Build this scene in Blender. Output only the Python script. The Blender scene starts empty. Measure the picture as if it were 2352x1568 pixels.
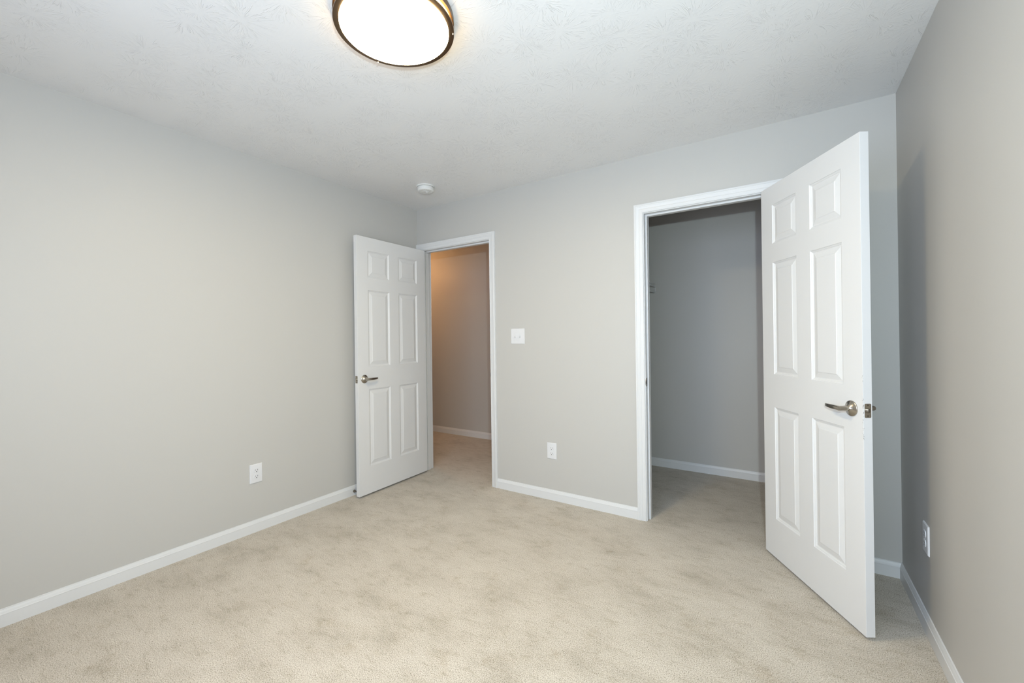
import bpy, bmesh, math, random
from mathutils import Vector, Matrix

random.seed(7)
SC = bpy.context.scene
COL = SC.collection

# ------------------------------------------------------------------ camera
ROOM_W, ROOM_D, ROOM_H = 3.36, 3.54, 2.44
CAM = Vector((2.8807, -2.8671, 1.2403))
FOCAL_PX, YAW, PITCH, ROLL = 971.33, -0.5839, 0.0011, -0.0133


def look_matrix(loc, yaw, pitch, roll):
    f = Vector((math.sin(yaw) * math.cos(pitch), math.cos(yaw) * math.cos(pitch), math.sin(pitch)))
    r0 = Vector((math.cos(yaw), -math.sin(yaw), 0))
    u0 = r0.cross(f)
    r = r0 * math.cos(roll) + u0 * math.sin(roll)
    u = -r0 * math.sin(roll) + u0 * math.cos(roll)
    m = Matrix((r, u, -f)).transposed().to_4x4()
    m.translation = loc
    return m


cam_data = bpy.data.cameras.new('camera')
cam_data.sensor_width = 36.0
cam_data.lens = FOCAL_PX / 2352 * 36
cam_data.shift_x = 14.74 / 2352
cam_data.shift_y = -11.59 / 2352
cam_data.clip_start = 0.02
cam = bpy.data.objects.new('camera', cam_data)
COL.objects.link(cam)
cam.matrix_world = look_matrix(CAM, YAW, PITCH, ROLL)
SC.camera = cam

# ------------------------------------------------------------------ view, world, lights
SC.view_settings.view_transform = 'Standard'
SC.view_settings.look = 'None'
SC.view_settings.gamma = 1.0
SC.view_settings.use_curve_mapping = False
SC.view_settings.exposure = 0.0

SKY = (0.71, 0.80, 1.0)
SKY_STRENGTH = 8.9
LAMP_BOTTOM = (1.0, 0.80, 0.46)
LAMP_BOTTOM_STRENGTH = 66.0
LAMP_SIDE = (1.0, 0.66, 0.27)
LAMP_SIDE_STRENGTH = 11.0
FLASH_COLOR = (0.79, 0.96, 1.0)
FLASH_POWER = 130.0
HALL_COLOR = (1.0, 0.50, 0.20)
HALL_POWER = 16.0

world = bpy.data.worlds.new('sky')
world.use_nodes = True
bg = world.node_tree.nodes['Background']
bg.inputs[0].default_value = (*SKY, 1)
bg.inputs[1].default_value = SKY_STRENGTH
SC.world = world

WIN = (1.30, 3.22, 0.75, 2.12)          # unseen window added behind the camera, placed and widened to brighten closet and ceiling
portal = bpy.data.lights.new('added_window_daylight', 'AREA')
portal.shape = 'RECTANGLE'
portal.size, portal.size_y = WIN[1] - WIN[0], WIN[3] - WIN[2]
portal.cycles.is_portal = True
po = bpy.data.objects.new('added_window_daylight', portal)
COL.objects.link(po)
po.location = ((WIN[0] + WIN[1]) / 2, -ROOM_D - 0.06, (WIN[2] + WIN[3]) / 2)
po.rotation_euler = (math.radians(90), 0, 0)

fl = bpy.data.lights.new('photo_flash', 'SPOT')
fl.energy = FLASH_POWER
fl.color = FLASH_COLOR
fl.shadow_soft_size = 0.02
fl.spot_size = math.radians(178)
fl.spot_blend = 1.0
fo = bpy.data.objects.new('photo_flash', fl)
COL.objects.link(fo)
fo.matrix_world = look_matrix(Vector((2.976, -2.87, 1.466)), YAW, 0.05, 0)

hl = bpy.data.lights.new('hall_lamp_light', 'POINT')
hl.energy = HALL_POWER
hl.color = HALL_COLOR
hl.shadow_soft_size = 0.10
ho = bpy.data.objects.new('hall_lamp_light', hl)
COL.objects.link(ho)
ho.location = (-1.45, 0.62, 2.22)


# ------------------------------------------------------------------ materials
def lin(r, g, b):
    def c(v):
        v /= 255
        return v / 12.92 if v <= 0.04045 else ((v + 0.055) / 1.055) ** 2.4
    return (c(r), c(g), c(b), 1)


def base_mat(name, color, rough=0.5, metal=0.0, spec=0.5):
    m = bpy.data.materials.new(name)
    m.use_nodes = True
    p = m.node_tree.nodes['Principled BSDF']
    p.inputs['Base Color'].default_value = color
    p.inputs['Roughness'].default_value = rough
    p.inputs['Metallic'].default_value = metal
    p.inputs['Specular IOR Level'].default_value = spec
    return m, m.node_tree.nodes, m.node_tree.links, p


def node(ns, kind, **kw):
    n = ns.new(kind)
    for k, v in kw.items():
        setattr(n, k, v)
    return n


def math_node(ns, ls, op, a, b=None, clamp=False):
    n = ns.new('ShaderNodeMath')
    n.operation = op
    n.use_clamp = clamp
    for i, v in enumerate((a, b)):
        if v is None:
            continue
        if isinstance(v, (int, float)):
            n.inputs[i].default_value = v
        else:
            ls.new(v, n.inputs[i])
    return n.outputs[0]


def noise(ns, ls, vec, scale, detail=2.0, rough=0.5, dim='3D'):
    n = ns.new('ShaderNodeTexNoise')
    n.noise_dimensions = dim
    n.inputs['Scale'].default_value = scale
    n.inputs['Detail'].default_value = detail
    n.inputs['Roughness'].default_value = rough
    if vec is not None:
        ls.new(vec, n.inputs['Vector'])
    return n.outputs['Fac']


def ramp(ns, ls, fac, stops):
    n = ns.new('ShaderNodeValToRGB')
    el = n.color_ramp.elements
    while len(el) < len(stops):
        el.new(0.5)
    for e, (p, c) in zip(el, stops):
        e.position = p
        e.color = c if len(c) == 4 else (*c, 1)
    ls.new(fac, n.inputs[0])
    return n.outputs[0]


def bump(ns, ls, height, strength, dist, target):
    n = ns.new('ShaderNodeBump')
    n.inputs['Strength'].default_value = strength
    n.inputs['Distance'].default_value = dist
    ls.new(height, n.inputs['Height'])
    ls.new(n.outputs[0], target.inputs['Normal'])
    return n


def make_wall_paint():
    m, ns, ls, p = base_mat('warm_grey_wall_paint', (0.500, 0.488, 0.464, 1), 0.46, 0, 0.35)
    tc = node(ns, 'ShaderNodeTexCoord').outputs['Object']
    big = noise(ns, ls, tc, 1.7, 3, 0.55)
    mr = node(ns, 'ShaderNodeMapRange')
    mr.inputs['To Min'].default_value = 0.40
    mr.inputs['To Max'].default_value = 0.56
    ls.new(big, mr.inputs['Value'])
    ls.new(mr.outputs[0], p.inputs['Roughness'])
    bump(ns, ls, noise(ns, ls, tc, 260, 2, 0.5), 0.06, 0.001, p)
    return m


def make_ceiling_paint():
    # white paint over a stomped "crow's foot" texture: bursts of ridges round scattered centres
    m, ns, ls, p = base_mat('stomped_white_ceiling', (0.765, 0.76, 0.755, 1), 0.42, 0, 0.4)
    tc = node(ns, 'ShaderNodeTexCoord').outputs['Object']

    def layer(scale, offset, seed):
        mp = node(ns, 'ShaderNodeMapping')
        mp.inputs['Location'].default_value = offset
        ls.new(tc, mp.inputs['Vector'])
        vo = node(ns, 'ShaderNodeTexVoronoi', voronoi_dimensions='2D')
        vo.inputs['Scale'].default_value = scale
        vo.inputs['Randomness'].default_value = 0.85
        ls.new(mp.outputs[0], vo.inputs['Vector'])
        sub = node(ns, 'ShaderNodeVectorMath', operation='SUBTRACT')
        ls.new(mp.outputs[0], sub.inputs[0])
        ls.new(vo.outputs['Position'], sub.inputs[1])
        warp = node(ns, 'ShaderNodeTexNoise')
        warp.inputs['Scale'].default_value = 9
        ls.new(mp.outputs[0], warp.inputs['Vector'])
        wv = node(ns, 'ShaderNodeVectorMath', operation='MULTIPLY_ADD')
        ls.new(warp.outputs['Color'], wv.inputs[0])
        wv.inputs[1].default_value = (0.035, 0.035, 0)
        ls.new(sub.outputs[0], wv.inputs[2])
        s2 = node(ns, 'ShaderNodeVectorMath', operation='SUBTRACT')
        ls.new(wv.outputs[0], s2.inputs[0])
        s2.inputs[1].default_value = (0.0175, 0.0175, 0)
        sx = node(ns, 'ShaderNodeSeparateXYZ')
        ls.new(s2.outputs[0], sx.inputs[0])
        ln = node(ns, 'ShaderNodeVectorMath', operation='LENGTH')
        flat = node(ns, 'ShaderNodeCombineXYZ')
        ls.new(sx.outputs[0], flat.inputs[0])
        ls.new(sx.outputs[1], flat.inputs[1])
        ls.new(flat.outputs[0], ln.inputs[0])
        r = ln.outputs['Value']
        nm = node(ns, 'ShaderNodeVectorMath', operation='NORMALIZE')
        ls.new(flat.outputs[0], nm.inputs[0])
        k = node(ns, 'ShaderNodeVectorMath', operation='SCALE')
        ls.new(nm.outputs[0], k.inputs[0])
        k.inputs['Scale'].default_value = 6.5
        ks = node(ns, 'ShaderNodeSeparateXYZ')
        ls.new(k.outputs[0], ks.inputs[0])
        cs = node(ns, 'ShaderNodeSeparateColor')
        ls.new(vo.outputs['Color'], cs.inputs[0])
        zz = math_node(ns, ls, 'ADD', math_node(ns, ls, 'MULTIPLY', r, 8.0),
                       math_node(ns, ls, 'MULTIPLY', cs.outputs[0], 60.0 + seed))
        cv = node(ns, 'ShaderNodeCombineXYZ')
        ls.new(ks.outputs[0], cv.inputs[0])
        ls.new(ks.outputs[1], cv.inputs[1])
        ls.new(zz, cv.inputs[2])
        n = noise(ns, ls, cv.outputs[0], 1.0, 1.5, 0.5)
        ridge = math_node(ns, ls, 'ABSOLUTE', math_node(ns, ls, 'SUBTRACT', n, 0.5))
        sharp = node(ns, 'ShaderNodeMapRange')
        sharp.interpolation_type = 'SMOOTHSTEP'
        sharp.inputs['From Min'].default_value = 0.023
        sharp.inputs['From Max'].default_value = 0.0
        ls.new(ridge, sharp.inputs['Value'])
        near = node(ns, 'ShaderNodeMapRange')
        near.inputs['From Min'].default_value = 0.012
        near.inputs['From Max'].default_value = 0.035
        ls.new(r, near.inputs['Value'])
        far = node(ns, 'ShaderNodeMapRange')
        far.inputs['From Min'].default_value = 0.13
        far.inputs['From Max'].default_value = 0.07
        ls.new(r, far.inputs['Value'])
        brk = node(ns, 'ShaderNodeMapRange')
        brk.inputs['From Min'].default_value = 0.38
        brk.inputs['From Max'].default_value = 0.50
        ls.new(noise(ns, ls, mp.outputs[0], 34, 2, 0.6), brk.inputs['Value'])
        h = math_node(ns, ls, 'MULTIPLY', math_node(ns, ls, 'MULTIPLY', sharp.outputs[0], near.outputs[0]), brk.outputs[0])
        return math_node(ns, ls, 'MULTIPLY', h, far.outputs[0])

    a = layer(4.7, (0, 0, 0), 3)
    b = layer(4.0, (3.3, 1.7, 0), 11)
    h = math_node(ns, ls, 'MAXIMUM', a, math_node(ns, ls, 'MULTIPLY', b, 0.5))
    fine = math_node(ns, ls, 'MULTIPLY', noise(ns, ls, tc, 70, 3, 0.6), 0.25)
    bump(ns, ls, math_node(ns, ls, 'ADD', h, fine), 0.60, 0.0018, p)
    return m


def make_carpet():
    m, ns, ls, p = base_mat('beige_plush_carpet', (0.5, 0.42, 0.33, 1), 0.95, 0, 0.08)
    tc = node(ns, 'ShaderNodeTexCoord').outputs['Object']
    p.inputs['Sheen Weight'].default_value = 0.15
    p.inputs['Sheen Roughness'].default_value = 0.5
    tuft = noise(ns, ls, tc, 260, 2.0, 0.70)
    hair = noise(ns, ls, tc, 620, 2.0, 0.60)
    fine = math_node(ns, ls, 'ADD', math_node(ns, ls, 'MULTIPLY', tuft, 0.78), math_node(ns, ls, 'MULTIPLY', hair, 0.22))
    spk = ramp(ns, ls, fine, [(0.355, (0.130, 0.108, 0.082)), (0.420, (0.385, 0.340, 0.280)),
                              (0.490, (0.505, 0.455, 0.385)), (0.61, (0.665, 0.615, 0.540))])
    # tread marks and worn, darker pile in soft, drifting patches with ragged, tufty edges
    mp = node(ns, 'ShaderNodeMapping')
    mp.inputs['Rotation'].default_value = (0, 0, 0.7)
    mp.inputs['Scale'].default_value = (1.0, 1.6, 1.0)
    ls.new(tc, mp.inputs['Vector'])
    patch = noise(ns, ls, mp.outputs[0], 3.4, 9, 0.70)
    pm = ramp(ns, ls, patch, [(0.38, (1.05, 1.05, 1.05)), (0.50, (0.985, 0.98, 0.97)), (0.58, (0.91, 0.90, 0.88)), (0.70, (0.77, 0.755, 0.72))])
    mix = node(ns, 'ShaderNodeMix', data_type='RGBA', blend_type='MULTIPLY')
    mix.inputs['Factor'].default_value = 1.0
    ls.new(spk, mix.inputs['A'])
    ls.new(pm, mix.inputs['B'])
    spots = noise(ns, ls, tc, 7.0, 7, 0.72)
    sm = ramp(ns, ls, spots, [(0.56, (1, 1, 1)), (0.74, (0.80, 0.75, 0.67))])
    # short ragged scuffs where the pile lies the other way
    mp2 = node(ns, 'ShaderNodeMapping')
    mp2.inputs['Rotation'].default_value = (0, 0, -0.55)
    mp2.inputs['Scale'].default_value = (1.0, 2.6, 1.0)
    ls.new(tc, mp2.inputs['Vector'])
    scuff = noise(ns, ls, mp2.outputs[0], 11.0, 6, 0.78)
    sc = ramp(ns, ls, scuff, [(0.53, (1, 1, 1)), (0.63, (0.85, 0.835, 0.80)), (0.72, (0.70, 0.675, 0.61))])
    mix3 = node(ns, 'ShaderNodeMix', data_type='RGBA', blend_type='MULTIPLY')
    mix3.inputs['Factor'].default_value = 0.9
    ls.new(mix.outputs['Result'], mix3.inputs['A'])
    ls.new(sc, mix3.inputs['B'])
    mix = mix3
    mix2 = node(ns, 'ShaderNodeMix', data_type='RGBA', blend_type='MULTIPLY')
    mix2.inputs['Factor'].default_value = 0.85
    ls.new(mix.outputs['Result'], mix2.inputs['A'])
    ls.new(sm, mix2.inputs['B'])
    ls.new(mix2.outputs['Result'], p.inputs['Base Color'])
    hgt = math_node(ns, ls, 'ADD', fine, math_node(ns, ls, 'MULTIPLY', patch, 1.2))
    bump(ns, ls, hgt, 0.45, 0.005, p)
    return m


def make_white_paint():
    m, ns, ls, p = base_mat('white_trim_paint', (0.665, 0.668, 0.67, 1), 0.38, 0, 0.4)
    tc = node(ns, 'ShaderNodeTexCoord').outputs['Object']
    bump(ns, ls, noise(ns, ls, tc, 120, 2, 0.5), 0.03, 0.001, p)
    return m


def make_door_paint(edge=False):
    m, ns, ls, p = base_mat('white_door_paint', (0.675, 0.672, 0.67, 1), 0.42, 0, 0.4)
    tc = node(ns, 'ShaderNodeTexCoord').outputs['Object']
    mp = node(ns, 'ShaderNodeMapping')
    mp.inputs['Scale'].default_value = (160, 160, 6)
    ls.new(tc, mp.inputs['Vector'])
    bump(ns, ls, noise(ns, ls, mp.outputs[0], 1.0, 2, 0.5), 0.05, 0.001, p)
    return m


def make_nickel(name='satin_nickel', col=(0.42, 0.385, 0.33, 1), rough=0.26):
    m, ns, ls, p = base_mat(name, col, rough, 1.0)
    tc = node(ns, 'ShaderNodeTexCoord').outputs['Object']
    bump(ns, ls, noise(ns, ls, tc, 700, 1, 0.5), 0.02, 0.0005, p)
    return m


def make_emit(name, color, strength, diffuse=(0.9, 0.9, 0.88, 1)):
    m, ns, ls, p = base_mat(name, diffuse, 0.4)
    p.inputs['Emission Color'].default_value = (*color, 1)
    p.inputs['Emission Strength'].default_value = strength
    return m


M_WALL = make_wall_paint()
M_CEIL = make_ceiling_paint()
M_CARPET = make_carpet()
M_TRIM = make_white_paint()
M_DOOR = make_door_paint()
M_NICKEL = make_nickel()


def make_chipped_door_paint(e, nrm, width):
    # the door paint with knocks along the latch corner, down to the grey underneath
    m = make_door_paint()
    m.name = 'white_door_paint_chipped'
    ns, ls = m.node_tree.nodes, m.node_tree.links
    p = ns['Principled BSDF']
    tc = node(ns, 'ShaderNodeTexCoord').outputs['Object']

    def dot(v):
        n = node(ns, 'ShaderNodeVectorMath', operation='DOT_PRODUCT')
        ls.new(tc, n.inputs[0])
        n.inputs[1].default_value = v
        return n.outputs['Value']

    def band(val, lo, hi):
        return math_node(ns, ls, 'MULTIPLY', math_node(ns, ls, 'GREATER_THAN', val, lo), math_node(ns, ls, 'LESS_THAN', val, hi))
    zz = dot((0, 0, 1))
    mask = math_node(ns, ls, 'MULTIPLY', band(dot(e), width - 0.0055, width + 0.001), band(dot(nrm), -0.0030, 0.001))
    mask = math_node(ns, ls, 'MULTIPLY', mask, band(zz, 0.80, 1.075))
    mp = node(ns, 'ShaderNodeMapping')
    mp.inputs['Scale'].default_value = (330, 330, 130)
    ls.new(tc, mp.inputs['Vector'])
    chip = math_node(ns, ls, 'GREATER_THAN', noise(ns, ls, mp.outputs[0], 1.0, 2, 0.6), 0.625)
    run = math_node(ns, ls, 'GREATER_THAN', noise(ns, ls, tc, 17, 1, 0.5), 0.50)
    mask = math_node(ns, ls, 'MULTIPLY', mask, math_node(ns, ls, 'MULTIPLY', chip, run))
    mix = node(ns, 'ShaderNodeMix', data_type='RGBA')
    mix.inputs['A'].default_value = p.inputs['Base Color'].default_value
    mix.inputs['B'].default_value = (0.16, 0.15, 0.14, 1)
    ls.new(mask, mix.inputs['Factor'])
    ls.new(mix.outputs['Result'], p.inputs['Base Color'])
    return m


M_STRIKE = make_nickel('aged_nickel', (0.20, 0.18, 0.15, 1), 0.35)
M_BRONZE = make_nickel('brushed_bronze', (0.17, 0.115, 0.075, 1), 0.30)
M_PLASTIC = base_mat('white_plastic', (0.68, 0.682, 0.695, 1), 0.30)[0]
M_SMOKE = base_mat('white_detector_plastic', (0.70, 0.70, 0.68, 1), 0.45)[0]
M_VENT = base_mat('grey_detector_vent', (0.60, 0.60, 0.58, 1), 0.6)[0]
M_DARK = base_mat('dark_slot', (0.02, 0.02, 0.02, 1), 0.7)[0]
M_RUBBER = base_mat('white_rubber', (0.7, 0.7, 0.68, 1), 0.7)[0]
M_WIRE = base_mat('white_vinyl_wire', (0.62, 0.63, 0.64, 1), 0.35)[0]
M_GLOW = make_emit('lamp_diffuser', LAMP_BOTTOM, LAMP_BOTTOM_STRENGTH)
M_GLOWSIDE = make_emit('lamp_side_diffuser', LAMP_SIDE, LAMP_SIDE_STRENGTH)


def make_glass():
    m = bpy.data.materials.new('window_glass')
    m.use_nodes = True
    ns, ls = m.node_tree.nodes, m.node_tree.links
    ns.clear()
    out = ns.new('ShaderNodeOutputMaterial')
    mx = ns.new('ShaderNodeMixShader')
    mx.inputs[0].default_value = 0.06
    t = ns.new('ShaderNodeBsdfTransparent')
    g = ns.new('ShaderNodeBsdfGlossy')
    g.inputs['Roughness'].default_value = 0.02
    ls.new(t.outputs[0], mx.inputs[1])
    ls.new(g.outputs[0], mx.inputs[2])
    ls.new(mx.outputs[0], out.inputs[0])
    return m


M_GLASS = make_glass()


# ------------------------------------------------------------------ mesh helpers
class MB:
    """collects shapes and links them as one mesh object"""

    def __init__(self):
        self.bm = bmesh.new()

    def box(self, x0, x1, y0, y1, z0, z1):
        v = [self.bm.verts.new(c) for c in ((x0, y0, z0), (x1, y0, z0), (x1, y1, z0), (x0, y1, z0),
                                            (x0, y0, z1), (x1, y0, z1), (x1, y1, z1), (x0, y1, z1))]
        for f in ((0, 3, 2, 1), (4, 5, 6, 7), (0, 1, 5, 4), (1, 2, 6, 5), (2, 3, 7, 6), (3, 0, 4, 7)):
            self.bm.faces.new([v[i] for i in f])
        return self

    def face(self, pts):
        self.bm.faces.new([self.bm.verts.new(p) for p in pts])

    def loft(self, rings, closed=True, cap=True):
        """skin between rings (lists of points)"""
        vr = [[self.bm.verts.new(p) for p in r] for r in rings]
        n = len(vr[0])
        for a, b in zip(vr, vr[1:]):
            for i in range(n if closed else n - 1):
                j = (i + 1) % n
                self.bm.faces.new((a[i], a[j], b[j], b[i]))
        if cap:
            if closed and n > 2:
                self.bm.faces.new(list(reversed(vr[0])))
                self.bm.faces.new(vr[-1])
        return self

    def lathe(self, prof, org=(0, 0, 0), axis=(0, 0, 1), seg=32):
        """profile of (radius, height) turned round an axis; ends close when the radius is 0"""
        ax = Vector(axis).normalized()
        t = Vector((1, 0, 0)) if abs(ax.x) < 0.9 else Vector((0, 1, 0))
        a = ax.cross(t).normalized()
        b = ax.cross(a)
        o = Vector(org)
        rows = []
        for r, h in prof:
            if r < 1e-6:
                rows.append([self.bm.verts.new(o + ax * h)])
            else:
                rows.append([self.bm.verts.new(o + ax * h + a * (r * math.cos(2 * math.pi * i / seg))
                                               + b * (r * math.sin(2 * math.pi * i / seg))) for i in range(seg)])
        for p, q in zip(rows, rows[1:]):
            for i in range(seg):
                j = (i + 1) % seg
                if len(p) == 1 and len(q) == 1:
                    continue
                if len(p) == 1:
                    self.bm.faces.new((p[0], q[j], q[i]))
                elif len(q) == 1:
                    self.bm.faces.new((p[i], p[j], q[0]))
                else:
                    self.bm.faces.new((p[i], p[j], q[j], q[i]))
        return self

    def tube(self, path, r, seg=8):
        path = [Vector(p) for p in path]
        rings = []
        for i, p in enumerate(path):
            d = (path[min(i + 1, len(path) - 1)] - path[max(i - 1, 0)]).normalized()
            t = Vector((0, 0, 1)) if abs(d.z) < 0.9 else Vector((1, 0, 0))
            a = d.cross(t).normalized()
            b = d.cross(a)
            rings.append([p + a * (r * math.cos(2 * math.pi * k / seg)) + b * (r * math.sin(2 * math.pi * k / seg))
                          for k in range(seg)])
        return self.loft(rings)

    def sweep(self, prof, path_fn, n):
        """prof points placed by path_fn(i, (u, t)) at n stations"""
        self.loft([[path_fn(i, p) for p in prof] for i in range(n)])
        return self

    def move(self, m):
        self.bm.transform(m)
        return self

    def build(self, name, mat, parent=None, smooth=False, angle=35, bevel=0.0, loc=None):
        bmesh.ops.remove_doubles(self.bm, verts=self.bm.verts, dist=1e-6)
        bmesh.ops.recalc_face_normals(self.bm, faces=self.bm.faces)
        me = bpy.data.meshes.new(name)
        if smooth:
            lim = math.radians(angle)
            for f in self.bm.faces:
                f.smooth = True
            for e in self.bm.edges:
                if len(e.link_faces) == 2 and e.calc_face_angle(0) > lim:
                    e.smooth = False
        self.bm.to_mesh(me)
        self.bm.free()
        me.materials.append(mat)
        o = bpy.data.objects.new(name, me)
        COL.objects.link(o)
        if parent:
            o.parent = parent
        if loc is not None:
            o.location = loc
        if bevel:
            b = o.modifiers.new('edges', 'BEVEL')
            b.width = bevel
            b.segments = 2
            b.limit_method = 'ANGLE'
            b.angle_limit = math.radians(60)
        return o


def tag(o, label=None, cat=None, group=None, kind=None):
    if label:
        o['label'] = label
    if cat:
        o['category'] = cat
    if group:
        o['group'] = group
    if kind:
        o['kind'] = kind
    return o


def struct(o, label, cat):
    return tag(o, label, cat, kind='structure')


# ------------------------------------------------------------------ room shell
W, D, H = ROOM_W, ROOM_D, ROOM_H
WT = 0.115                                   # stud wall thickness
HALL_Y, CLOSET_Y = 1.300, 1.265
HALL_X0, HALL_X1 = -2.40, 1.42
CL_X0 = 1.535

# door openings between the jamb faces, and the underside of the head jambs
B_L, B_R = 0.0635, 0.8315                    # bedroom door
C_L, C_R = 2.1026, 2.8196                    # closet door
HEAD = 2.050
JT = 0.018

struct(MB().box(HALL_X0 - 0.1, W + 0.12, -D - 0.12, 1.42, -0.03, 0.0).build('floor', M_CARPET),
       'beige plush carpet with faint tread marks running through both doorways', 'carpet')
struct(MB().box(HALL_X0 - 0.1, W + 0.12, -D - 0.12, 1.42, H, H + 0.05).build('ceiling', M_CEIL),
       'white ceiling with a stomped crow-foot texture', 'ceiling')

bw = MB()
rb = [(HALL_X0, B_L - JT, 0, H), (B_R + JT, C_L - JT, 0, H), (C_R + JT, W + 0.12, 0, H),
      (B_L - JT, B_R + JT, HEAD + JT, H), (C_L - JT, C_R + JT, HEAD + JT, H)]
for x0, x1, z0, z1 in rb:
    bw.box(x0, x1, 0.0, WT, z0, z1)
struct(bw.build('wall_back', M_WALL), 'warm grey wall holding both open doorways', 'wall')
struct(MB().box(-WT, 0, -D - 0.12, 0, 0, H).build('wall_left', M_WALL), 'long warm grey wall left of the bedroom door', 'wall')
struct(MB().box(W, W + 0.12, -D - 0.12, 0, 0, H).build('wall_right', M_WALL), 'warm grey wall right of the closet door, with the door shadow on it', 'wall')
fw = MB()
for x0, x1, z0, z1 in ((0, WIN[0], 0, H), (WIN[1], W, 0, H), (WIN[0], WIN[1], 0, WIN[2]), (WIN[0], WIN[1], WIN[3], H)):
    fw.box(x0, x1, -D - 0.12, -D, z0, z1)
struct(fw.build('wall_front', M_WALL), 'grey wall with an added window, behind the viewer', 'wall')
hw = MB()
hw.box(HALL_X0 - 0.1, HALL_X1 + 0.1, HALL_Y, HALL_Y + 0.12, 0, H)
hw.box(HALL_X0 - 0.1, HALL_X0, WT, HALL_Y, 0, H)
struct(hw.build('wall_hall', M_WALL), 'hallway wall lit orange from the left, through the bedroom doorway', 'wall')
cw = MB()
cw.box(CL_X0, W + 0.12, CLOSET_Y, CLOSET_Y + 0.155, 0, H)
cw.box(HALL_X1, CL_X0, WT, HALL_Y, 0, H)
cw.box(W, W + 0.12, WT, CLOSET_Y, 0, H)
struct(cw.build('wall_closet', M_WALL), 'blue-grey closet walls seen through the closet doorway', 'wall')

# added window, unseen behind the viewer, letting the sky in
wf = MB()
x0, x1, z0, z1 = WIN
for a in ((x0, x0 + 0.05, z0, z1), (x1 - 0.05, x1, z0, z1), (x0, x1, z0, z0 + 0.05), (x0, x1, z1 - 0.05, z1),
          ((x0 + x1) / 2 - 0.03, (x0 + x1) / 2 + 0.03, z0, z1)):
    wf.box(a[0], a[1], -D - 0.09, -D - 0.03, a[2], a[3])
win = struct(wf.build('added_window_1', M_TRIM), 'white two-sash window added in the wall behind the viewer for daylight', 'window')
MB().box(x0 + 0.05, x1 - 0.05, -D - 0.062, -D - 0.058, z0 + 0.05, z1 - 0.05).build('pane', M_GLASS, win)

# ------------------------------------------------------------------ baseboards
BASE_PROF = [(0, 0), (0.012, 0), (0.012, 0.053), (0.0128, 0.0545), (0.0124, 0.0565), (0.0108, 0.058), (0.0085, 0.066),
             (0.0062, 0.0715), (0.0052, 0.0735), (0.0052, 0.0762), (0.0036, 0.0777), (0, 0.0777)]


def baseboard(name, runs, label):
    """runs of (start, end, inward normal): the moulding stands on the wall line"""
    b = MB()
    for p, q, n in runs:
        p, q, n = Vector((*p, 0)), Vector((*q, 0)), Vector((*n, 0))
        b.loft([[e + n * t + Vector((0, 0, z)) for t, z in BASE_PROF] for e in (p, q)])
    return struct(b.build(name, M_TRIM), label, 'baseboard')


CW, REV = 0.057, 0.005                       # casing width and reveal
B_OUT, C_OUT = B_R + REV + CW, C_L - REV - CW
baseboard('baseboard_left', [((0, -D), (0, -0.0), (1, 0))], 'long white baseboard along the left wall')
baseboard('baseboard_back', [((B_OUT, 0), (C_OUT, 0), (0, -1))], 'white baseboard between the two doorways')
baseboard('baseboard_corner', [((C_R + REV + CW, 0), (W, 0), (0, -1))], 'short white baseboard in the corner behind the closet door')
baseboard('baseboard_right', [((W, -D), (W, 0), (-1, 0))], 'white baseboard along the right wall')
baseboard('baseboard_front', [((0, -D), (W, -D), (0, 1))], 'white baseboard behind the viewer')
baseboard('baseboard_hall', [((HALL_X0, HALL_Y), (HALL_X1, HALL_Y), (0, -1)), ((HALL_X0, WT), (B_L - REV - CW, WT), (0, 1))],
          'white baseboard in the hallway, tinted orange at the left')
baseboard('baseboard_closet', [((CL_X0, CLOSET_Y), (W, CLOSET_Y), (0, -1)), ((CL_X0, WT), (CL_X0, CLOSET_Y), (1, 0)),
                               ((W, WT), (W, CLOSET_Y), (-1, 0))], 'white baseboard inside the closet, in bluish shade')

# ------------------------------------------------------------------ door frames
CASE_PROF = [(0, 0), (0, 0.0062), (0.0015, 0.0078), (0.004, 0.0082), (0.006, 0.0072), (0.008, 0.0084), (0.015, 0.0090), (0.022, 0.0095),
             (0.024, 0.0112), (0.034, 0.0122), (0.0365, 0.0136), (0.040, 0.0150), (0.0445, 0.0158), (0.0465, 0.0146),
             (0.0485, 0.0162), (0.053, 0.0170), (0.0562, 0.0160), (0.057, 0.0135), (0.057, 0)]


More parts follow.
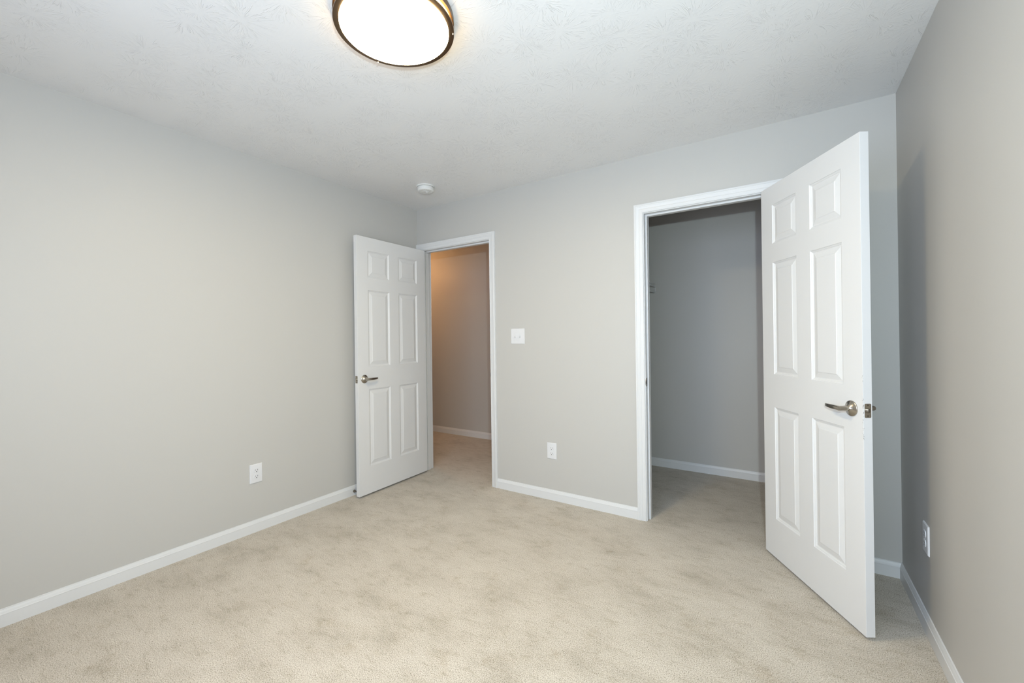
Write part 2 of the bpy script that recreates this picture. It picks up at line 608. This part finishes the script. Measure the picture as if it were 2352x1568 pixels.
def door_frame(name, xl, xr, label, strike_right, hall_side=True):
    # jambs, casing, stop and strike plate make one frame
    j = MB()
    j.box(xl - JT, xl, 0, WT, 0, HEAD + JT)
    j.box(xr, xr + JT, 0, WT, 0, HEAD + JT)
    j.box(xl, xr, 0, WT, HEAD, HEAD + JT)
    root = struct(j.build(name, M_TRIM, bevel=0.0015), label, 'door frame')
    a, b, h = xl - REV, xr + REV, HEAD + REV
    for side, y in ((-1, 0.0), (1, WT)):
        c = MB()
        rings = []
        for corner in range(4):
            ring = []
            for u, t in CASE_PROF:
                yy = y + side * t
                ring.append(((a - u, yy, 0), (a - u, yy, h + u), (b + u, yy, h + u), (b + u, yy, 0))[corner])
            rings.append(ring)
        c.loft(rings)
        c.build('casing', M_TRIM, root, smooth=True, angle=28)
    s = MB()
    s.box(xl, xl + 0.011, 0.037, 0.072, 0, HEAD)
    s.box(xr - 0.011, xr, 0.037, 0.072, 0, HEAD)
    s.box(xl + 0.011, xr - 0.011, 0.037, 0.072, HEAD - 0.011, HEAD)
    s.build('door_stop_strip', M_TRIM, root, bevel=0.0012)
    # strike plate with a rounded lip on the latch side
    k = MB()
    zc, hh = 0.925, 0.0285
    xs, sg = (xr, -1) if strike_right else (xl, 1)
    n = 16
    outer = []
    pts = [(0.030, -hh), (0.030, hh), (0.006, hh)]
    pts += [(0.006 - 0.011 * math.sin(math.pi * i / 10), hh - 2 * hh * i / 10) for i in range(1, 10)]
    pts += [(0.006, -hh)]
    k.loft([[(xs + sg * t, yy, zc + zz) for yy, zz in pts] for t in (-0.0008, 0.0016)])
    k.build('strike_plate', M_STRIKE, root)
    hole = MB().box(min(xs, xs + sg * 0.0019), max(xs, xs + sg * 0.0019), 0.010, 0.024, zc - 0.012, zc + 0.012)
    hole.build('strike_hole', M_DARK, root)
    return root


door_frame('trim_1', B_L, B_R, 'white casing and jamb round the bedroom doorway to the hall', True)
door_frame('trim_2', C_L, C_R, 'white casing and jamb round the closet doorway', False)

# ------------------------------------------------------------------ door leaves
PANEL_Z = [(0.2145, 0.8245), (1.0035, 1.612), (1.714, 1.925)]
PANEL_PROF = [(0.0025, 0.0034), (0.0045, 0.0036), (0.0060, 0.0050), (0.0080, 0.0052), (0.0105, 0.0076), (0.0150, 0.0082),
              (0.0385, 0.0030), (0.0410, 0.0014), (0.0430, 0.0012)]
DH, DT, GAP = 2.032, 0.035, 0.0145


def rounded_rect(w, h, r, n=5):
    pts = []
    for cx, cy, a0 in ((w / 2 - r, h / 2 - r, 0), (-w / 2 + r, h / 2 - r, 90), (-w / 2 + r, -h / 2 + r, 180), (w / 2 - r, -h / 2 + r, 270)):
        for i in range(n + 1):
            a = math.radians(a0 + 90 * i / n)
            pts.append((cx + r * math.cos(a), cy + r * math.sin(a)))
    return pts


def door_leaf(name, hinge, free, width, panel_x, flip, label):
    """hinge/free: corners of the face towards the room as it stands open; local (u, n, z), n out of that face"""
    hv, fv = Vector((*hinge, 0)), Vector((*free, 0))
    e = (fv - hv).normalized()
    nrm = Vector((-e.y, e.x, 0)) * (-1 if flip else 1)

    def P(u, n, z):
        return e * u + nrm * n + Vector((0, 0, z + GAP))
    us = [0, panel_x[0][0], panel_x[0][1], panel_x[1][0], panel_x[1][1], width]
    zs = [0]
    for a, b in PANEL_Z:
        zs += [a, b]
    zs.append(DH)
    m = MB()
    for nn, sg in ((0.0, -1), (-DT, 1)):
        for i in range(5):
            for k in range(len(zs) - 1):
                a, b, c, d = us[i], us[i + 1], zs[k], zs[k + 1]
                if i in (1, 3) and k in (1, 3, 5):
                    rings = [[P(a, nn, c), P(b, nn, c), P(b, nn, d), P(a, nn, d)]]
                    for ins, dep in PANEL_PROF:
                        q = nn + sg * dep
                        rings.append([P(a + ins, q, c + ins), P(b - ins, q, c + ins), P(b - ins, q, d - ins), P(a + ins, q, d - ins)])
                    m.loft(rings, cap=False)
                    m.face(rings[-1])
                else:
                    m.face([P(a, nn, c), P(b, nn, c), P(b, nn, d), P(a, nn, d)])
    for k in range(len(zs) - 1):
        for u in (0, width):
            m.face([P(u, 0, zs[k]), P(u, -DT, zs[k]), P(u, -DT, zs[k + 1]), P(u, 0, zs[k + 1])])
    for i in range(5):
        for z in (0, DH):
            m.face([P(us[i], 0, z), P(us[i + 1], 0, z), P(us[i + 1], -DT, z), P(us[i], -DT, z)])
    root = m.build(name, make_chipped_door_paint(e, nrm, width) if flip else M_DOOR, bevel=0.0010, loc=hv)
    struct(root, label, 'door')

    # lever handles on both faces
    uc, zc = width - 0.060, 0.910
    for nn, sg in ((0.0, 1), (-DT, -1)):
        o = P(uc, nn, zc)
        ax = nrm * sg
        r = MB().lathe([(0, 0), (0.0325, 0), (0.0325, 0.0035), (0.0312, 0.0050), (0.0295, 0.0056), (0.0155, 0.0150), (0.0135, 0.0175),
                        (0.0128, 0.0185), (0.0, 0.0185)], o, ax, 48)
        rose = r.build('door_handle', M_NICKEL, root, smooth=True)
        lv = MB()
        lv.lathe([(0, 0.0175), (0.0112, 0.0175), (0.0112, 0.030), (0.0105, 0.032), (0.0105, 0.050), (0.0088, 0.0550), (0, 0.0560)], o, ax, 28)
        rings = []
        # arm: round at the neck, flattened towards a tip that turns back to the door
        prof = [(-0.004, 0.0455, 0.0098, 0.0098, 1.0), (0.012, 0.0460, 0.0096, 0.0096, 1.0), (0.030, 0.0462, 0.0094, 0.0088, 0.9), (0.038, 0.0462, 0.0095, 0.0070, 0.6),
                (0.058, 0.0450, 0.0086, 0.0052, 0.35), (0.078, 0.0420, 0.0076, 0.0044, 0.25), (0.095, 0.0375, 0.0067, 0.0040, 0.2), (0.103, 0.0345, 0.0062, 0.0034, 0.2)]
        for du, dn, hz, hn, rd in prof:
            ring = []
            for i in range(24):
                a = 2 * math.pi * i / 24
                ca, sa = math.cos(a), math.sin(a)
                ex = 0.25 + 0.75 * rd
                cz = math.copysign(abs(ca) ** ex, ca) * hz
                cn = math.copysign(abs(sa) ** ex, sa) * hn
                ring.append(o - e * du + ax * (dn + cn) + Vector((0, 0, cz)))
            rings.append(ring)
        lv.loft(rings)
        lv.build('lever', M_NICKEL, rose, smooth=True, angle=40)
    # latch plate on the free edge, with its bolt
    pl = MB()
    rr = rounded_rect(0.0254, 0.057, 0.0045)
    pl.loft([[P(width + t, -DT / 2 + a, zc + b) for a, b in rr] for t in (-0.0010, 0.0009)])
    plate = pl.build('latch_plate', M_NICKEL, root)
    bt = MB()
    rr = rounded_rect(0.0125, 0.0165, 0.004)
    tips = [0.0105 if a > 0 else 0.0035 for a, b in rr]
    if flip:
        tips = tips
    bt.loft([[P(width + 0.0005, -DT / 2 + a, zc + b) for a, b in rr],
             [P(width + t, -DT / 2 + a, zc + b) for (a, b), t in zip(rr, tips)]])
    bt.build('latch_bolt', M_NICKEL, plate, smooth=True, angle=40)
    for s in (-0.0215, 0.0215):
        MB().lathe([(0, 0.0008), (0.0030, 0.0008), (0.0034, 0.0012), (0.0014, 0.0013), (0, 0.0011)], P(width, -DT / 2, zc + s), e, 16).build('screw', M_STRIKE, plate, smooth=True)
    # three hinges at the pin side
    for z in (0.20, 1.02, 1.81):
        MB().lathe([(0, -0.046), (0.004, -0.046), (0.006, -0.043), (0.006, 0.043), (0.004, 0.046), (0, 0.046)],
                   P(-0.004, -DT - 0.005, z), (0, 0, 1), 16).build('hinge', M_NICKEL, root, smooth=True)
    return root


door_leaf('door_1', (0.1046, -0.0076), (0.1221, -0.7696), 0.762, ((0.1085, 0.331), (0.4335, 0.657)), False,
          'white six-panel bedroom door, swung open against the left wall')
door_leaf('door_2', (2.7755, -0.0490), (3.1392, -0.6595), 0.711, ((0.104, 0.306), (0.406, 0.607)), True,
          'white six-panel closet door, swung wide towards the right wall')

# ------------------------------------------------------------------ ceiling light
LX, LY, LR = 1.681, -1.770, 0.2178
lamp = bpy.data.objects.new('ceiling_light', None)
COL.objects.link(lamp)
lamp.location = (LX, LY, H)
lamp.empty_display_size = 0.1
tag(lamp, 'round flush ceiling light with two bronze rings and a glowing white diffuser', 'ceiling light')
z = lambda v: v - H
MB().lathe([(0.05, z(2.440)), (LR - 0.012, z(2.440)), (LR - 0.012, z(2.436)), (0.05, z(2.436))], seg=96).build('mounting_pan', M_BRONZE, lamp, smooth=True)
MB().lathe([(LR - 0.010, z(2.4385)), (LR, z(2.4385)), (LR, z(2.4170)), (LR - 0.010, z(2.4170)), (LR - 0.010, z(2.4385))], seg=128).build('upper_ring', M_BRONZE, lamp, smooth=True)
MB().lathe([(LR - 0.012, z(2.436)), (LR - 0.012, z(2.394))], seg=128).build('side_diffuser', M_GLOWSIDE, lamp, smooth=True)
MB().lathe([(LR - 0.022, z(2.3955)), (LR - 0.0005, z(2.3955)), (LR, z(2.395)), (LR, z(2.3903)), (LR - 0.001, z(2.3893)), (LR - 0.022, z(2.3893)), (LR - 0.022, z(2.3955))],
           seg=128).build('lower_ring', M_BRONZE, lamp, smooth=True)
MB().lathe([(LR - 0.0205, z(2.3920)), (LR - 0.0205, z(2.3868)), (LR - 0.0225, z(2.3845)), (LR - 0.030, z(2.3825)), (0.12, z(2.3800)), (0, z(2.3790))],
           seg=128).build('diffuser', M_GLOW, lamp, smooth=True)
for a in (157, 39, 277):
    ca, sa = math.cos(math.radians(a)), math.sin(math.radians(a))
    MB().lathe([(0, z(2.4385)), (0.0026, z(2.4385)), (0.0026, z(2.3850)), (0.0020, z(2.3838)), (0, z(2.3836))],
               ((LR - 0.0035) * ca, (LR - 0.0035) * sa, 0), (0, 0, 1), 12).build('post', M_NICKEL, lamp, smooth=True)

# ------------------------------------------------------------------ smoke detector
sd = bpy.data.objects.new('smoke_detector', None)
COL.objects.link(sd)
sd.location = (0.5150, -0.4110, H)
sd.empty_display_size = 0.05
tag(sd, 'round white smoke detector on the ceiling near the left corner', 'smoke detector')
MB().lathe([(0, 0), (0.0725, 0), (0.0730, -0.004), (0.0710, -0.008), (0.0640, -0.0085), (0, -0.0085)], seg=64).build('mounting_base', M_SMOKE, sd, smooth=True)
MB().lathe([(0, -0.0085), (0.0585, -0.0085), (0.0585, -0.0120), (0.0640, -0.0125), (0.0645, -0.016), (0.0635, -0.034), (0.0610, -0.0385), (0.0575, -0.0405),
            (0.044, -0.0420), (0.0425, -0.0412), (0.030, -0.0418), (0.0285, -0.0440), (0, -0.0450)], seg=64).build('body', M_SMOKE, sd, smooth=True, angle=25)
vb = MB()
for i in range(20):
    a = 2 * math.pi * i / 20
    c, s = math.cos(a), math.sin(a)
    t = Vector((-s, c, 0))
    o = Vector((c, s, 0))
    vb.loft([[o * r + t * w + Vector((0, 0, zz)) for w in (-0.0022, 0.0022)] + [o * r + t * w + Vector((0, 0, zz + 0.001)) for w in (0.0022, -0.0022)]
             for r, zz in ((0.0455, -0.0424), (0.0555, -0.0413))])
vb.build('vents', M_VENT, sd)
MB().lathe([(0, -0.0445), (0.010, -0.0445), (0.010, -0.0465), (0.0085, -0.0475), (0, -0.0478)], (0.008, 0.006, 0), seg=24).build('test_button', M_PLASTIC, sd, smooth=True)


# ------------------------------------------------------------------ wall plates
def plate_mesh(w, h, t=0.0062, inset=0.0060):
    """cover plate in the local (x right, y out of the wall, z up) frame, y = 0 at the wall"""
    b = MB()
    rings = []
    for ww, hh, y in ((w, h, 0.0), (w, h, 0.0016), (w - 0.0016, h - 0.0016, 0.0034), (w - inset, h - inset, 0.0056), (w - 2 * inset, h - 2 * inset, t)):
        rings.append([(x, y, zz) for x, zz in rounded_rect(ww, hh, 0.0022, 3)])
    b.loft(rings)
    return b


def outlet(pos, ang, label):
    root = plate_mesh(0.0795, 0.1215).build('wall_outlet', M_PLASTIC, smooth=True, angle=12)
    root.location = pos
    root.rotation_euler = (0, 0, ang)
    tag(root, label, 'outlet', 'white duplex outlets low on the walls')
    for zc in (0.0195, -0.0195):
        r = MB()
        R = 0.0172
        pts = []
        for i in range(40):
            a = 2 * math.pi * i / 40
            pts.append((R * math.cos(a), max(-0.0142, min(0.0142, R * math.sin(a)))))
        r.loft([[(x * k, y, zc + q * k) for x, q in pts] for k, y in ((1, 0.005), (1, 0.0078), (0.95, 0.0086))])
        rec = r.build('receptacle', M_PLASTIC, root, smooth=True, angle=30)
        s = MB()
        s.box(-0.0075, -0.0052, 0.0070, 0.0088, zc - 0.0005, zc + 0.0075)
        s.box(0.0052, 0.0075, 0.0070, 0.0088, zc + 0.0005, zc + 0.0068)
        s.lathe([(0, 0.0), (0.0027, 0.0), (0.0027, 0.0018), (0, 0.0018)], (0, 0.0070, zc - 0.0072), (0, 1, 0), 16)
        s.build('slots', M_DARK, rec)
    MB().lathe([(0, 0), (0.0030, 0), (0.0028, 0.0010), (0, 0.0013)], (0, 0.0060, 0), (0, 1, 0), 16).build('screw', M_PLASTIC, root, smooth=True)
    return root


outlet((0, -1.4732, 0.3760), math.radians(-90), 'white outlet on the left wall, left of the open bedroom door')
outlet((1.3945, 0, 0.3715), math.radians(180), 'white outlet on the back wall between the two doorways')
outlet((W, -0.4550, 0.3850), math.radians(90), 'white outlet on the right wall, in the shade beside the closet door')

sw = plate_mesh(0.1265, 0.1230).build('light_switch', M_PLASTIC, smooth=True, angle=12)
sw.location = (1.1040, 0, 1.2446)
sw.rotation_euler = (0, 0, math.pi)
tag(sw, 'white double toggle switch plate on the back wall beside the bedroom doorway', 'light switch')
for xc, up in ((-0.023, -1), (0.023, -1)):
    f = MB().box(xc - 0.0052, xc + 0.0052, 0.0055, 0.0067, -0.0122, 0.0122)
    f.build('toggle_slot', M_VENT, sw)
    t = MB()
    t.loft([[(xc + x, 0.0055, q) for x, q in rounded_rect(0.0092, 0.0215, 0.001, 2)],
            [(xc + x, 0.0115, q + up * 0.002) for x, q in rounded_rect(0.0085, 0.0130, 0.001, 2)],
            [(xc + x, 0.0205, q + up * 0.0062) for x, q in rounded_rect(0.0075, 0.0085, 0.001, 2)]])
    t.build('toggle', M_PLASTIC, sw, smooth=True, angle=30)
    for zc in (0.0302, -0.0302):
        MB().lathe([(0, 0), (0.0032, 0), (0.0030, 0.0010), (0, 0.0014)], (xc, 0.0060, zc), (0, 1, 0), 16).build('screw', M_SMOKE, sw, smooth=True)

# ------------------------------------------------------------------ door stop on the left baseboard
ds = MB().lathe([(0, 0), (0.0112, 0), (0.0115, 0.0025), (0.0105, 0.0060), (0.0080, 0.0120), (0.0058, 0.0200), (0.0046, 0.0290), (0.0042, 0.0330),
                 (0.0042, 0.0560), (0, 0.0560)], (0, 0, 0), (1, 0, 0), 28).build('door_stop', M_STRIKE, smooth=True)
ds.location = (0.0118, -0.7350, 0.0330)
tag(ds, 'small dark metal door stop on the left baseboard behind the bedroom door', 'door stop')
MB().lathe([(0, 0.0545), (0.0060, 0.0545), (0.0066, 0.0570), (0.0066, 0.0635), (0.0055, 0.0665), (0, 0.0670)], (0, 0, 0), (1, 0, 0), 24).build('rubber_tip', M_RUBBER, ds, smooth=True)

# ------------------------------------------------------------------ wire shelf on the closet's left wall
SH_Z, SH_X = 1.722, 1.862
sh = bpy.data.objects.new('wire_shelf', None)
COL.objects.link(sh)
sh.location = (CL_X0, 0, 0)
sh.empty_display_size = 0.1
tag(sh, 'white wire closet shelf with its looped end showing past the closet jamb', 'shelf')
y0, y1 = 0.20, 1.246
dx = SH_X - CL_X0
deck = MB()
k = int((y1 - y0) / 0.0254)
for i in range(k + 1):
    y = y1 - 0.004 - i * 0.0254
    deck.tube([(0.004, y, SH_Z + 0.003), (dx - 0.004, y, SH_Z + 0.003), (dx, y, SH_Z), (dx, y, SH_Z - 0.030)], 0.0012, 6)
deck.build('deck_wires', M_WIRE, sh, smooth=True)
fr = MB()
for x, zz in ((0.006, SH_Z), (dx * 0.5, SH_Z), (dx, SH_Z), (dx, SH_Z - 0.030)):
    fr.tube([(x, y0, zz), (x, y1, zz)], 0.0032, 8)
fr.build('frame_rods', M_WIRE, sh, smooth=True)
rod = MB()
rod.tube([(dx - 0.006, y0, SH_Z - 0.082), (dx - 0.006, y1 - 0.012, SH_Z - 0.082)], 0.0045, 10)
rod.build('hang_rod', M_WIRE, sh, smooth=True)
for y in (y1 - 0.012, y1 - 0.25, y1 - 0.55, y0 + 0.1):
    MB().tube([(dx, y, SH_Z - 0.028), (dx + 0.004, y, SH_Z - 0.050), (dx + 0.004, y, SH_Z - 0.072), (dx - 0.006, y, SH_Z - 0.084), (dx - 0.020, y, SH_Z - 0.076)], 0.003, 8).build('rod_hook', M_WIRE, sh, smooth=True)
for y in (y1, y0):
    for zz in (SH_Z, SH_Z - 0.030):
        MB().lathe([(0, 0), (0.0042, 0), (0.0045, 0.006), (0.003, 0.009), (0, 0.0095)], (dx, y - 0.004, zz), (0, 1, 0), 12).build('end_cap', M_PLASTIC, sh, smooth=True)
for y in (y0 + 0.05, y1 - 0.35):
    MB().tube([(dx - 0.004, y, SH_Z - 0.002), (0.003, y, SH_Z - 0.30)], 0.005, 8).build('support_brace', M_WIRE, sh, smooth=True)
